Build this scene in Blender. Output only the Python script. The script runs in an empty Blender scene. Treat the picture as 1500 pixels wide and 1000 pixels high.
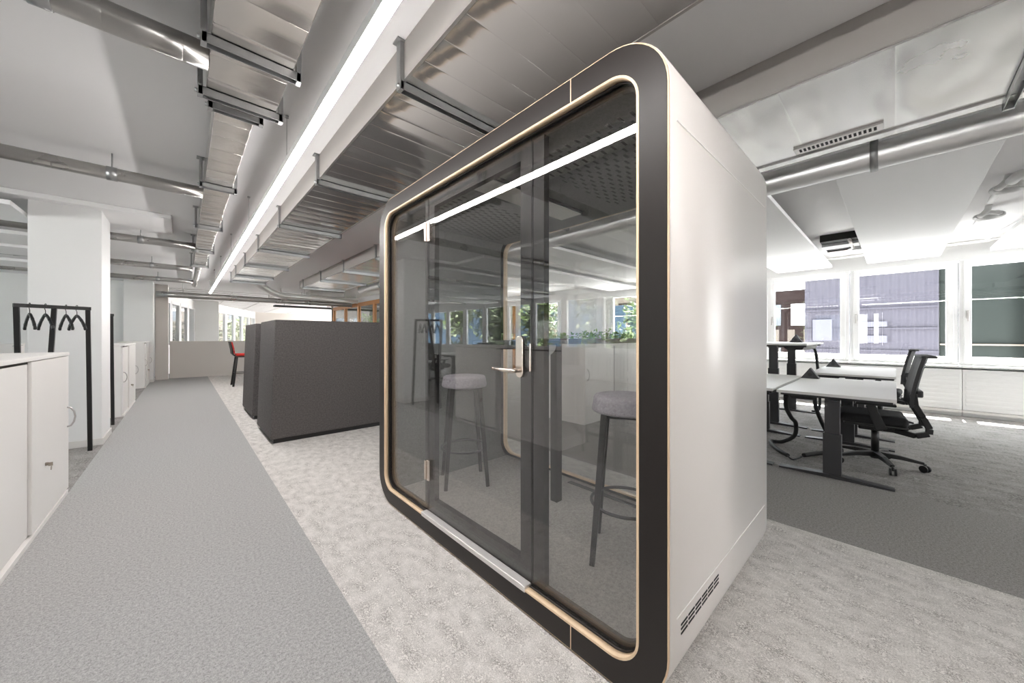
import bpy, math, random
from mathutils import Vector, Matrix
random.seed(7)
sc = bpy.context.scene
COL = sc.collection
R = math.radians

# ------------------------------------------------------------------ materials
def new_mat(name):
    m = bpy.data.materials.new(name); m.use_nodes = True
    nt = m.node_tree
    for n in list(nt.nodes): nt.nodes.remove(n)
    out = nt.nodes.new('ShaderNodeOutputMaterial')
    return m, nt, out

def srgb(r, g, b):
    f = lambda c: (c/255/12.92) if c/255 <= .04045 else ((c/255+.055)/1.055)**2.4
    return (f(r), f(g), f(b), 1)

def bump_noise(nt, bsdf, scale, strength, dist=.002, stretch=(1, 1, 1), detail=4):
    tc = nt.nodes.new('ShaderNodeTexCoord'); mp = nt.nodes.new('ShaderNodeMapping')
    mp.inputs['Scale'].default_value = stretch
    nz = nt.nodes.new('ShaderNodeTexNoise'); nz.inputs['Scale'].default_value = scale; nz.inputs['Detail'].default_value = detail
    bp = nt.nodes.new('ShaderNodeBump'); bp.inputs['Strength'].default_value = strength; bp.inputs['Distance'].default_value = dist
    nt.links.new(tc.outputs['Object'], mp.inputs['Vector']); nt.links.new(mp.outputs[0], nz.inputs['Vector'])
    nt.links.new(nz.outputs['Fac'], bp.inputs['Height']); nt.links.new(bp.outputs[0], bsdf.inputs['Normal'])
    return nz, bp

def plain(name, rgb, rough=.5, metal=0., spec=.5, bump=None, coat=0., var=0., vscale=6):
    m, nt, out = new_mat(name)
    b = nt.nodes.new('ShaderNodeBsdfPrincipled')
    c = srgb(*rgb)
    b.inputs['Base Color'].default_value = c
    b.inputs['Roughness'].default_value = rough
    b.inputs['Metallic'].default_value = metal
    b.inputs['Specular IOR Level'].default_value = spec
    b.inputs['Coat Weight'].default_value = coat
    b.inputs['Coat Roughness'].default_value = .06
    if var:
        tc = nt.nodes.new('ShaderNodeTexCoord'); nz = nt.nodes.new('ShaderNodeTexNoise')
        nz.inputs['Scale'].default_value = vscale; nz.inputs['Detail'].default_value = 6
        mx = nt.nodes.new('ShaderNodeMix'); mx.data_type = 'RGBA'
        mx.inputs[6].default_value = tuple(x*(1-var) for x in c[:3])+(1,)
        mx.inputs[7].default_value = tuple(min(1, x*(1+var)) for x in c[:3])+(1,)
        nt.links.new(tc.outputs['Object'], nz.inputs['Vector']); nt.links.new(nz.outputs['Fac'], mx.inputs[0])
        nt.links.new(mx.outputs[2], b.inputs['Base Color'])
    if bump: bump_noise(nt, b, *bump)
    nt.links.new(b.outputs[0], out.inputs[0])
    return m

def glass(name, tint, n=1.52):
    """clear sheet: every face mirrors by Fresnel (n = 1.5) and lets the rest straight through"""
    m, nt, out = new_mat(name)
    ge = nt.nodes.new('ShaderNodeNewGeometry')
    io = nt.nodes.new('ShaderNodeMapRange'); io.inputs['To Min'].default_value = n; io.inputs['To Max'].default_value = 1/n
    nt.links.new(ge.outputs['Backfacing'], io.inputs['Value'])
    fr = nt.nodes.new('ShaderNodeFresnel'); nt.links.new(io.outputs[0], fr.inputs['IOR'])
    tr = nt.nodes.new('ShaderNodeBsdfTransparent'); tr.inputs[0].default_value = tint+(1,)
    gl = nt.nodes.new('ShaderNodeBsdfGlossy'); gl.inputs['Roughness'].default_value = 0.0; gl.inputs[0].default_value = (1, 1, 1, 1)
    mx = nt.nodes.new('ShaderNodeMixShader')
    nt.links.new(fr.outputs[0], mx.inputs[0]); nt.links.new(tr.outputs[0], mx.inputs[1]); nt.links.new(gl.outputs[0], mx.inputs[2])
    nt.links.new(mx.outputs[0], out.inputs[0])
    return m

def emit(name, rgb, strength):
    m, nt, out = new_mat(name)
    e = nt.nodes.new('ShaderNodeEmission'); e.inputs[0].default_value = rgb+(1,); e.inputs[1].default_value = strength
    nt.links.new(e.outputs[0], out.inputs[0]); return m

def sheet_metal(name, rgb, rough, pitch, seam, wrinkle, wscale=3.0, axis='Y', metal=.92):
    """galvanised duct sheet: cross seams at a pitch along an axis plus soft dents"""
    m, nt, out = new_mat(name)
    b = nt.nodes.new('ShaderNodeBsdfPrincipled'); b.inputs['Metallic'].default_value = metal
    tc = nt.nodes.new('ShaderNodeTexCoord')
    nz0 = nt.nodes.new('ShaderNodeTexNoise'); nz0.inputs['Scale'].default_value = 2.2; nz0.inputs['Detail'].default_value = 5
    rp = nt.nodes.new('ShaderNodeMapRange'); rp.inputs['To Min'].default_value = rough*.75; rp.inputs['To Max'].default_value = rough*1.3
    nt.links.new(tc.outputs['Object'], nz0.inputs['Vector']); nt.links.new(nz0.outputs['Fac'], rp.inputs['Value']); nt.links.new(rp.outputs[0], b.inputs['Roughness'])
    c = srgb(*rgb); mx = nt.nodes.new('ShaderNodeMix'); mx.data_type = 'RGBA'
    mx.inputs[6].default_value = tuple(x*.9 for x in c[:3])+(1,); mx.inputs[7].default_value = c
    nt.links.new(nz0.outputs['Fac'], mx.inputs[0]); nt.links.new(mx.outputs[2], b.inputs['Base Color'])
    sp = nt.nodes.new('ShaderNodeSeparateXYZ'); nt.links.new(tc.outputs['Object'], sp.inputs[0])
    dv = nt.nodes.new('ShaderNodeMath'); dv.operation = 'DIVIDE'; dv.inputs[1].default_value = pitch
    nt.links.new(sp.outputs[axis], dv.inputs[0])
    fr = nt.nodes.new('ShaderNodeMath'); fr.operation = 'FRACT'; nt.links.new(dv.outputs[0], fr.inputs[0])
    # gently pillowed panel between seams
    pp = nt.nodes.new('ShaderNodeMath'); pp.operation = 'PINGPONG'; pp.inputs[1].default_value = .5; nt.links.new(fr.outputs[0], pp.inputs[0])
    pw = nt.nodes.new('ShaderNodeMath'); pw.operation = 'POWER'; pw.inputs[1].default_value = .35; nt.links.new(pp.outputs[0], pw.inputs[0])
    b1 = nt.nodes.new('ShaderNodeBump'); b1.inputs['Strength'].default_value = seam; b1.inputs['Distance'].default_value = .012
    nt.links.new(pw.outputs[0], b1.inputs['Height'])
    mp = nt.nodes.new('ShaderNodeMapping'); mp.inputs['Scale'].default_value = (.7, 1.6, 1) if axis == 'Y' else (1.6, .7, 1)
    nz = nt.nodes.new('ShaderNodeTexNoise'); nz.inputs['Scale'].default_value = wscale; nz.inputs['Detail'].default_value = 1.0
    nt.links.new(tc.outputs['Object'], mp.inputs[0]); nt.links.new(mp.outputs[0], nz.inputs['Vector'])
    b2 = nt.nodes.new('ShaderNodeBump'); b2.inputs['Strength'].default_value = wrinkle; b2.inputs['Distance'].default_value = .05
    nt.links.new(nz.outputs['Fac'], b2.inputs['Height']); nt.links.new(b1.outputs[0], b2.inputs['Normal']); nt.links.new(b2.outputs[0], b.inputs['Normal'])
    nt.links.new(b.outputs[0], out.inputs[0]); return m

def carpet_colour(nt, vec, dark, light, fine, mott, lo, hi, fleck=0.):
    """speckled pile; fleck adds broken dark crackle lines in loose patches"""
    def noise(sc_, det, rough=.6):
        n = nt.nodes.new('ShaderNodeTexNoise'); n.inputs['Scale'].default_value = sc_; n.inputs['Detail'].default_value = det; n.inputs['Roughness'].default_value = rough
        nt.links.new(vec, n.inputs['Vector']); return n.outputs['Fac']
    def math_(op, a, b=None):
        m = nt.nodes.new('ShaderNodeMath'); m.operation = op
        for i, v in enumerate((a, b)):
            if v is None: continue
            if isinstance(v, (int, float)): m.inputs[i].default_value = v
            else: nt.links.new(v, m.inputs[i])
        return m.outputs[0]
    n1 = noise(fine, 2, .8); n2 = noise(mott, 8, .72)
    h = math_('ADD', n1, n2)
    if fleck:
        rid = math_('ABSOLUTE', math_('SUBTRACT', noise(mott*2.6, 5, .62), .5))
        mr0 = nt.nodes.new('ShaderNodeMapRange'); mr0.inputs['From Min'].default_value = .0; mr0.inputs['From Max'].default_value = .055; mr0.inputs['To Min'].default_value = 1; mr0.inputs['To Max'].default_value = 0
        nt.links.new(rid, mr0.inputs['Value'])
        mr1 = nt.nodes.new('ShaderNodeMapRange'); mr1.inputs['From Min'].default_value = .42; mr1.inputs['From Max'].default_value = .6
        nt.links.new(noise(mott*.5, 4, .7), mr1.inputs['Value'])
        h = math_('SUBTRACT', h, math_('MULTIPLY', math_('MULTIPLY', mr0.outputs[0], mr1.outputs[0]), fleck))
    mr = nt.nodes.new('ShaderNodeMapRange'); mr.inputs['From Min'].default_value = lo; mr.inputs['From Max'].default_value = hi
    nt.links.new(h, mr.inputs['Value'])
    mx = nt.nodes.new('ShaderNodeMix'); mx.data_type = 'RGBA'; mx.inputs[6].default_value = srgb(*dark); mx.inputs[7].default_value = srgb(*light)
    nt.links.new(mr.outputs[0], mx.inputs[0]); return mx.outputs[2], h

def carpet_material():
    m, nt, out = new_mat('carpet_zones')
    b = nt.nodes.new('ShaderNodeBsdfPrincipled'); b.inputs['Roughness'].default_value = .95; b.inputs['Specular IOR Level'].default_value = .1
    tc = nt.nodes.new('ShaderNodeTexCoord'); sp = nt.nodes.new('ShaderNodeSeparateXYZ'); nt.links.new(tc.outputs['Object'], sp.inputs[0])
    def mapv(s):
        mp = nt.nodes.new('ShaderNodeMapping'); mp.inputs['Scale'].default_value = s; nt.links.new(tc.outputs['Object'], mp.inputs[0]); return mp.outputs[0]
    plainv = mapv((1, 1, 1)); strk = mapv((1.5, .9, 1))
    light, h1 = carpet_colour(nt, strk, (112, 108, 104), (238, 234, 230), 210, 24, .46, 1.24, .5)
    dark, h2 = carpet_colour(nt, plainv, (102, 101, 100), (206, 205, 204), 210, 80, .6, 1.4)
    dark2, h3 = carpet_colour(nt, plainv, (84, 82, 80), (178, 175, 172), 210, 80, .6, 1.4)
    mott, h4 = carpet_colour(nt, strk, (74, 72, 71), (172, 169, 166), 140, 12, .54, 1.24, .46)
    def step(x):
        g = nt.nodes.new('ShaderNodeMath'); g.operation = 'GREATER_THAN'; g.inputs[1].default_value = x; nt.links.new(sp.outputs['X'], g.inputs[0]); return g.outputs[0]
    cur = mott
    for x, c in ((-.658, dark), (.555, light), (2.87, dark2), (4.08, mott)):
        mx = nt.nodes.new('ShaderNodeMix'); mx.data_type = 'RGBA'
        nt.links.new(step(x), mx.inputs[0]); nt.links.new(cur, mx.inputs[6]); nt.links.new(c, mx.inputs[7]); cur = mx.outputs[2]
    nt.links.new(cur, b.inputs['Base Color'])
    bp = nt.nodes.new('ShaderNodeBump'); bp.inputs['Strength'].default_value = .35; bp.inputs['Distance'].default_value = .004
    nt.links.new(h1, bp.inputs['Height']); nt.links.new(bp.outputs[0], b.inputs['Normal'])
    nt.links.new(b.outputs[0], out.inputs[0]); return m

def felt(name, lo, hi, scale=420):
    m, nt, out = new_mat(name)
    b = nt.nodes.new('ShaderNodeBsdfPrincipled'); b.inputs['Roughness'].default_value = .95; b.inputs['Specular IOR Level'].default_value = .12
    tc = nt.nodes.new('ShaderNodeTexCoord')
    c, h = carpet_colour(nt, tc.outputs['Object'], lo, hi, scale, scale*.22, .75, 1.25)
    nt.links.new(c, b.inputs['Base Color'])
    bp = nt.nodes.new('ShaderNodeBump'); bp.inputs['Strength'].default_value = .2; bp.inputs['Distance'].default_value = .002
    nt.links.new(h, bp.inputs['Height']); nt.links.new(bp.outputs[0], b.inputs['Normal'])
    nt.links.new(b.outputs[0], out.inputs[0]); return m

def wood(name, a, c):
    m, nt, out = new_mat(name)
    b = nt.nodes.new('ShaderNodeBsdfPrincipled'); b.inputs['Roughness'].default_value = .45
    tc = nt.nodes.new('ShaderNodeTexCoord'); mp = nt.nodes.new('ShaderNodeMapping'); mp.inputs['Scale'].default_value = (14, 14, 1.2)
    nz = nt.nodes.new('ShaderNodeTexNoise'); nz.inputs['Scale'].default_value = 3; nz.inputs['Detail'].default_value = 6
    mx = nt.nodes.new('ShaderNodeMix'); mx.data_type = 'RGBA'; mx.inputs[6].default_value = srgb(*a); mx.inputs[7].default_value = srgb(*c)
    nt.links.new(tc.outputs['Object'], mp.inputs[0]); nt.links.new(mp.outputs[0], nz.inputs['Vector']); nt.links.new(nz.outputs['Fac'], mx.inputs[0])
    nt.links.new(mx.outputs[2], b.inputs['Base Color']); nt.links.new(b.outputs[0], out.inputs[0]); return m

def ribbed(name, rgb, pitch, depth):
    m, nt, out = new_mat(name)
    b = nt.nodes.new('ShaderNodeBsdfPrincipled'); b.inputs['Roughness'].default_value = .7; b.inputs['Specular IOR Level'].default_value = .15; b.inputs['Base Color'].default_value = srgb(*rgb)
    tc = nt.nodes.new('ShaderNodeTexCoord'); sp = nt.nodes.new('ShaderNodeSeparateXYZ'); nt.links.new(tc.outputs['Object'], sp.inputs[0])
    mu = nt.nodes.new('ShaderNodeMath'); mu.operation = 'MULTIPLY'; mu.inputs[1].default_value = 2*math.pi/pitch; nt.links.new(sp.outputs['Y'], mu.inputs[0])
    si = nt.nodes.new('ShaderNodeMath'); si.operation = 'SINE'; nt.links.new(mu.outputs[0], si.inputs[0])
    bp = nt.nodes.new('ShaderNodeBump'); bp.inputs['Strength'].default_value = .6; bp.inputs['Distance'].default_value = depth
    nt.links.new(si.outputs[0], bp.inputs['Height']); nt.links.new(bp.outputs[0], b.inputs['Normal'])
    nt.links.new(b.outputs[0], out.inputs[0]); return m

M = dict(
    carpet=carpet_material(),
    ceiling=plain('ceiling_paint', (240, 239, 239), .8, var=.015, vscale=1.2),
    wall=plain('wall_paint', (236, 236, 235), .7, bump=(160, .08)),
    wall_warm=plain('warm_grey_wall', (206, 200, 194), .7, bump=(160, .08)),
    trimw=plain('white_window_profile', (240, 240, 240), .35),
    base=plain('baseboard_white', (222, 219, 215), .45),
    cab=plain('cabinet_laminate', (234, 231, 228), .38, var=.01, vscale=2),
    cab_in=plain('cabinet_shadow_gap', (70, 66, 62), .7),
    pod=plain('pod_white_gloss', (216, 211, 207), .28, spec=.5, coat=.0),
    podline=plain('pod_seam_pale', (246, 244, 240), .3),
    frame=plain('pod_black_frame', (36, 31, 29), .42, spec=.33, bump=(300, .05)),
    ply=wood('birch_ply_edge', (214, 184, 148), (238, 214, 182)),
    oak=wood('orange_oak', (170, 112, 62), (206, 148, 92)),
    black=plain('black_powder_coat', (24, 23, 23), .45),
    blackp=plain('black_plastic', (22, 22, 23), .4),
    charcoal=plain('charcoal_metal', (62, 62, 64), .42, metal=.2),
    darkalu=plain('dark_anodised', (24, 21, 20), .5, spec=.25),
    gasket=plain('dark_gasket', (30, 22, 16), .6),
    pglass=glass('pod_glass', (.955, .955, .95), 1.72),
    wglass=glass('window_glass', (.97, .98, .98)),
    steel=plain('satin_steel', (225, 214, 204), .25, metal=1.),
    galv=plain('galvanised_rail', (165, 166, 166), .38, metal=.9, var=.12, vscale=30),
    felt_in=felt('pod_felt', (92, 92, 91), (142, 142, 140)),
    booth_carpet=felt('booth_carpet', (150, 146, 142), (204, 200, 195), 300),
    felt_dk=felt('booth_felt', (66, 63, 63), (110, 106, 105), 300),
    felt_stool=felt('stool_felt', (150, 144, 151), (204, 199, 206)),
    mesh=plain('chair_mesh', (52, 52, 54), .7, bump=(900, .3)),
    fabric=plain('black_fabric', (28, 28, 30), .85, bump=(700, .3)),
    red=plain('red_fabric', (196, 38, 28), .75, bump=(500, .2)),
    desk=plain('desk_white', (236, 235, 232), .42),
    deskedge=plain('desk_edge', (196, 190, 176), .5),
    panel=plain('acoustic_white', (242, 242, 242), .85, bump=(400, .1)),
    white_pipe=plain('white_painted_pipe', (226, 226, 225), .5),
    lamp=plain('opal_panel', (222, 221, 216), .4),
    led=emit('led_white', (1., .965, .945), 74.0),
    silver=plain('bright_silver', (232, 229, 226), .35, metal=.5),
    alu=plain('aluminium', (196, 192, 190), .3, metal=.9),
    duct_l=sheet_metal('duct_sheet_left', (216, 211, 206), .16, .21, .3, .3, 2.2),
    duct_m=sheet_metal('duct_sheet_middle', (220, 219, 217), .13, .165, .3, .22, 2.0),
    duct_r=sheet_metal('duct_foil', (240, 239, 238), .24, .42, .35, .38, 2.6, metal=.8),
    duct_side=plain('duct_insulation', (176, 172, 168), .55, metal=.3),
    spiral=sheet_metal('spiral_pipe_sheet', (176, 174, 171), .28, .24, .3, .06, 5, 'X'),
    spiral_r=sheet_metal('foil_wrapped_pipe', (248, 248, 247), .36, .5, .2, .15, 4, metal=.8),
    dark=plain('dark_void', (14, 14, 14), .8),
    olive=plain('olive_wall_paint', (92, 94, 80), .7, var=.15, vscale=2),
    pot=plain('grey_pot', (150, 148, 145), .5),
    planter=plain('brown_planter', (82, 70, 62), .6),
    leaf=plain('leaf_green', (54, 70, 26), .55, var=.5, vscale=9),
    leaf2=plain('leaf_olive', (44, 58, 28), .6, var=.45, vscale=6),
    leaf_in=plain('leaf_indoor', (116, 160, 42), .5, var=.35, vscale=40),
    bark=plain('tree_bark', (122, 104, 86), .85, bump=(40, .5)),
    lav=ribbed('lavender_cladding', (46, 45, 52), .16, .02),
    green=ribbed('dark_green_cladding', (14, 20, 18), .5, .02),
    pale_strip=plain('pale_window_strip', (66, 66, 74), .7, spec=.08),
    brick=plain('dark_red_brown_facade', (28, 20, 19), .8, spec=.1, var=.2, vscale=3),
    stone=plain('pale_facade', (84, 78, 72), .9, spec=.1, var=.1, vscale=2),
    blue=plain('blue_hoarding', (38, 52, 66), .8, spec=.1),
    winband=plain('dark_window_band', (60, 66, 72), .15),
    rad=plain('radiator_white', (232, 232, 231), .45),
    ground=plain('yard_ground', (150, 148, 142), .9, var=.1, vscale=1.),
    cable=plain('cable_sleeve', (30, 30, 31), .7),
    brass=plain('key_metal', (170, 160, 148), .3, metal=1.),
)

# ------------------------------------------------------------------ mesh helpers
class MB:
    def __init__(s): s.v = []; s.f = []; s.sm = []
    def add(s, vs, fs, smooth=False):
        o = len(s.v); s.v += [tuple(p) for p in vs]
        for f in fs: s.f.append([i+o for i in f]); s.sm.append(smooth)
        return s
    def box(s, x0, x1, y0, y1, z0, z1, rot=None, about=None):
        vs = [(x, y, z) for z in (z0, z1) for y in (y0, y1) for x in (x0, x1)]
        if rot is not None:
            c = Vector(about if about else ((x0+x1)/2, (y0+y1)/2, (z0+z1)/2))
            vs = [tuple(rot @ (Vector(p)-c) + c) for p in vs]
        return s.add(vs, [(0, 2, 3, 1), (4, 5, 7, 6), (0, 1, 5, 4), (2, 6, 7, 3), (0, 4, 6, 2), (1, 3, 7, 5)])
    def prism(s, poly, a, b, axis='X', smooth_side=False):
        """extrude a closed 2-D polygon; axis X -> poly is (y,z), Y -> (x,z), Z -> (x,y)"""
        def P(p, t):
            return (t, p[0], p[1]) if axis == 'X' else (p[0], t, p[1]) if axis == 'Y' else (p[0], p[1], t)
        n = len(poly); vs = [P(p, a) for p in poly]+[P(p, b) for p in poly]
        o = len(s.v)
        s.add(vs, [list(range(n))[::-1], list(range(n, 2*n))])
        for i in range(n):
            j = (i+1) % n; s.f.append([o+i, o+j, o+n+j, o+n+i]); s.sm.append(smooth_side)
        return s
    def ring(s, outer, inner, a, b, axis='X', smooth=True):
        """closed band between two polygons with the same number of points, extruded from a to b"""
        def P(p, t):
            return (t, p[0], p[1]) if axis == 'X' else (p[0], t, p[1]) if axis == 'Y' else (p[0], p[1], t)
        n = len(outer); o = len(s.v)
        s.v += [P(p, a) for p in outer]+[P(p, a) for p in inner]+[P(p, b) for p in outer]+[P(p, b) for p in inner]
        for i in range(n):
            j = (i+1) % n
            for q, sm in (((i, n+i, n+j, j), False), ((2*n+i, 2*n+j, 3*n+j, 3*n+i), False), ((i, j, 2*n+j, 2*n+i), smooth), ((n+i, 3*n+i, 3*n+j, n+j), smooth)):
                s.f.append([o+k for k in q]); s.sm.append(sm)
        return s
    def tube(s, pts, r, n=12, caps=True, smooth=True, closed=False):
        pts = [Vector(p) for p in pts]; m = len(pts)
        rr = r if isinstance(r, (list, tuple)) else [r]*m
        o = len(s.v); up = None
        for i, p in enumerate(pts):
            if closed: t = (pts[(i+1) % m]-pts[i-1]).normalized()
            else: t = (pts[min(i+1, m-1)]-pts[max(i-1, 0)]).normalized()
            if up is None:
                up = Vector((0, 0, 1)) if abs(t.z) < .9 else Vector((0, 1, 0))
            a = t.cross(up).normalized(); bb = a.cross(t).normalized(); up = bb
            for k in range(n):
                an = 2*math.pi*k/n
                q = p+a*math.cos(an)*rr[i]+bb*math.sin(an)*rr[i]; s.v.append(tuple(q))
        for i in range(m if closed else m-1):
            i2 = (i+1) % m
            for k in range(n):
                k2 = (k+1) % n; s.f.append([o+i*n+k, o+i*n+k2, o+i2*n+k2, o+i2*n+k]); s.sm.append(smooth)
        if caps and not closed:
            s.f.append([o+k for k in range(n)][::-1]); s.sm.append(False)
            s.f.append([o+(m-1)*n+k for k in range(n)]); s.sm.append(False)
        return s
    def bar(s, p, q, w, h=None, w2=None, h2=None, up=(0, 0, 1)):
        """rectangular bar from p to q (w across, h along up), may taper"""
        h = w if h is None else h; w2 = w if w2 is None else w2; h2 = h if h2 is None else h2
        p = Vector(p); q = Vector(q); t = (q-p).normalized(); u = Vector(up)
        if abs(t.dot(u)) > .95: u = Vector((0, 1, 0))
        a = t.cross(u).normalized(); b = a.cross(t).normalized()
        vs = []
        for c, ww, hh in ((p, w, h), (q, w2, h2)):
            for sx, sy in ((-1, -1), (1, -1), (1, 1), (-1, 1)): vs.append(c+a*sx*ww/2+b*sy*hh/2)
        return s.add(vs, [(0, 1, 2, 3), (7, 6, 5, 4), (0, 4, 5, 1), (1, 5, 6, 2), (2, 6, 7, 3), (3, 7, 4, 0)])
    def lathe(s, prof, c=(0, 0), n=32, smooth=True):
        o = len(s.v); m = len(prof)
        for r, z in prof:
            for k in range(n):
                a = 2*math.pi*k/n; s.v.append((c[0]+r*math.cos(a), c[1]+r*math.sin(a), z))
        for i in range(m-1):
            for k in range(n):
                k2 = (k+1) % n; s.f.append([o+i*n+k, o+i*n+k2, o+(i+1)*n+k2, o+(i+1)*n+k]); s.sm.append(smooth)
        s.f.append([o+k for k in range(n)][::-1]); s.sm.append(False)
        s.f.append([o+(m-1)*n+k for k in range(n)]); s.sm.append(False)
        return s
    def cyl(s, p, q, r, n=16): return s.tube([p, q], r, n)
    def build(s, name, mat, parent=None, loc=None, bevel=0, seg=2, sub=0):
        me = bpy.data.meshes.new(name); me.from_pydata(s.v, [], s.f); me.update()
        for p, k in zip(me.polygons, s.sm): p.use_smooth = k
        import bmesh as _b
        bm = _b.new(); bm.from_mesh(me); _b.ops.recalc_face_normals(bm, faces=bm.faces); bm.to_mesh(me); bm.free()
        me.materials.append(M[mat] if isinstance(mat, str) else mat)
        o = bpy.data.objects.new(name, me); COL.objects.link(o)
        if parent is not None: o.parent = parent
        if loc is not None: o.location = loc
        if bevel:
            md = o.modifiers.new('bevel', 'BEVEL'); md.width = bevel; md.segments = seg; md.limit_method = 'ANGLE'; md.angle_limit = R(40)
        if sub:
            md = o.modifiers.new('sub', 'SUBSURF'); md.levels = sub; md.render_levels = sub
            for p in me.polygons: p.use_smooth = True
        return o

def tag(o, label=None, cat=None, group=None, kind=None):
    if label: o['label'] = label
    if cat: o['category'] = cat
    if group: o['group'] = group
    if kind: o['kind'] = kind
    return o

def thing(name, label, cat, loc=(0, 0, 0), rz=0, group=None):
    o = bpy.data.objects.new(name, None); COL.objects.link(o); o.empty_display_size = .1
    o.location = loc; o.rotation_euler = (0, 0, rz)
    return tag(o, label, cat, group)

def kids(o): return [c for c in list(bpy.data.objects) if c.parent == o]
def dup(o, loc, rz=None, label=None, parent=None, group=None):
    c = o.copy(); COL.objects.link(c)
    if parent is not None: c.parent = parent
    else:
        c.location = loc
        if rz is not None: c.rotation_euler = (0, 0, rz)
        if label: c['label'] = label
        if group: c['group'] = group
    for k in kids(o): dup(k, None, parent=c)
    return c

def struct(mb, name, mat, **kw):
    o = mb.build(name, mat, **kw); o['kind'] = 'structure'; return o

def rr(y0, y1, z0, z1, r, n=10, rl=None):
    """rounded rectangle polygon, radius r on the +y side and rl on the -y side"""
    rl = r if rl is None else rl; P = []
    for cy, cz, a0, q in ((y1-r, z0+r, -90, r), (y1-r, z1-r, 0, r), (y0+rl, z1-rl, 90, rl), (y0+rl, z0+rl, 180, rl)):
        if q <= 1e-6: P.append((y1 if a0 in (-90, 0) else y0, z0 if a0 in (-90, 180) else z1)); continue
        for i in range(n+1):
            a = R(a0+90*i/n); P.append((cy+q*math.cos(a), cz+q*math.sin(a)))
    return P

# ------------------------------------------------------------------ camera
cam = bpy.data.cameras.new('camera'); co = bpy.data.objects.new('camera', cam); COL.objects.link(co); sc.camera = co
F = 520.0; YAW = math.atan(482/520); CH = 1.22
co.location = (0, 0, CH); co.rotation_euler = (R(90), 0, -YAW)
cam.sensor_fit = 'HORIZONTAL'; cam.sensor_width = 36; cam.lens = 36*F/1500; cam.shift_y = -7/1500
cam.clip_start = .02; cam.clip_end = 300

# ------------------------------------------------------------------ the setting
CZ = 2.70; XR = 8.95; XL = -6.3
Y0, Y1 = -6.0, 28.0
struct(MB().box(XL-.2, XR+.25, Y0, Y1, -.3, 0), 'floor', 'carpet')
struct(MB().box(XL-.2, XR+.25, Y0, Y1, CZ, CZ+.3), 'ceiling', 'ceiling')
SILL = .80; HEAD = 2.42; PITCH = 1.243

def window_wall(side, x, sgn, edges, solid, y0, y1):
    """outer wall with window bays; sgn +1 when the room lies at smaller x"""
    w = MB(); xa, xb = (x, x+.25) if sgn > 0 else (x-.25, x)
    w.box(xa, xb, y0, y1, 0, SILL); w.box(xa, xb, y0, y1, HEAD, CZ)
    for a, b in solid: w.box(xa, xb, a, b, SILL, HEAD)
    struct(w, 'wall_'+side, 'wall')

def window(n, x, sgn, ya, yb, gap=.006, handle=True, fw=.13):
    o = thing_struct('window_%d' % n)
    f = MB(); a, b = ya+gap, yb-gap; t = .045
    x0, x1 = (x-.02, x+.08) if sgn > 0 else (x-.08, x+.02)
    def framebox(m, y0, y1, z0, z1, w, xa, xb):
        m.box(xa, xb, y0, y0+w, z0, z1); m.box(xa, xb, y1-w, y1, z0, z1)
        m.box(xa, xb, y0+w, y1-w, z0, z0+w); m.box(xa, xb, y0+w, y1-w, z1-w, z1)
    framebox(f, a, b, SILL, HEAD, .06, x0, x1)
    f.build('window_frame', 'trimw', o, bevel=.006)
    s = MB(); xs0, xs1 = (x-.04, x+.05) if sgn > 0 else (x-.05, x+.04)
    framebox(s, a+.045, b-.045, SILL+.03, HEAD-.03, .075, xs0, xs1)
    s.build('sash', 'trimw', o, bevel=.006)
    g = MB(); xm = x+.01*sgn; g.box(xm-.012, xm+.012, a+.115, b-.115, SILL+.1, HEAD-.1); g.build('pane', 'wglass', o)
    if handle:
        h = MB(); hy = b-.082; xh = xs0 if sgn > 0 else xs1
        h.box(xh-.012, xh+.012, hy-.013, hy+.013, 1.5, 1.63); h.box(xh-.05*sgn-.008, xh-.05*sgn+.008, hy-.01, hy+.01, 1.46, 1.6); h.box(min(xh, xh-.05*sgn), max(xh, xh-.05*sgn), hy-.009, hy+.009, 1.58, 1.6)
        h.build('handle', 'alu', o, bevel=.004)
    return o
def thing_struct(name):
    o = bpy.data.objects.new(name, None); COL.objects.link(o); o['kind'] = 'structure'; return o

# right outer wall: bays counted from the bay that holds Y = .565
edges = [.565+PITCH*k for k in range(-5, 5)]
wy = []
for k in range(-3, 4): wy.append((.565+PITCH*k, .565+PITCH*(k+1)))
wy += [(7.32, 8.56), (9.8, 11.05), (11.05, 12.3), (12.3, 13.55), (13.55, 14.8)]
solidR = [(Y0, wy[0][0]), (.565+PITCH*4, 7.32), (8.56, 9.8), (14.8, 16.0)]
window_wall('right', XR, 1, wy, solidR, Y0, 16.0)
n = 1
for a, b in wy:
    window(n, XR, 1, a, b); n += 1
# sill board and panelled convector casing below the windows
t = MB(); t.box(XR-.24, XR-.002, Y0, 8.9, .745, .775); struct(t, 'trim_1', 'rad', bevel=.006)
for i, (a, b) in enumerate([(-3.15, -.702), (-.698, 1.798), (1.802, 4.298), (4.302, 6.4)]):
    rd = thing('convector_casing', ['white slatted convector casing under the dark green window', 'white slatted convector casing behind the office chairs', 'white slatted convector casing behind the raised desk', 'white slatted convector casing under the windows, behind the planter sideboard'][i], 'radiator', (XR-.14, (a+b)/2, 0), 0, 'convector casings under the right windows')
    h = (b-a)/2
    c = MB(); c.box(-.06, .12, -h, h, .1, .72); c.box(-.03, .12, -h, h, .0, .1); c.build('casing', 'rad', rd, bevel=.008)
    g = MB()
    for k in range(8): g.box(-.066, -.055, -h+.03, h-.03, .16+k*.066, .2+k*.066)
    g.build('slat_front', 'rad', rd, bevel=.004)
    p = MB(); p.box(-.075, -.02, -h, h, .055, .095); p.build('base_rail', 'base', rd)
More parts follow.
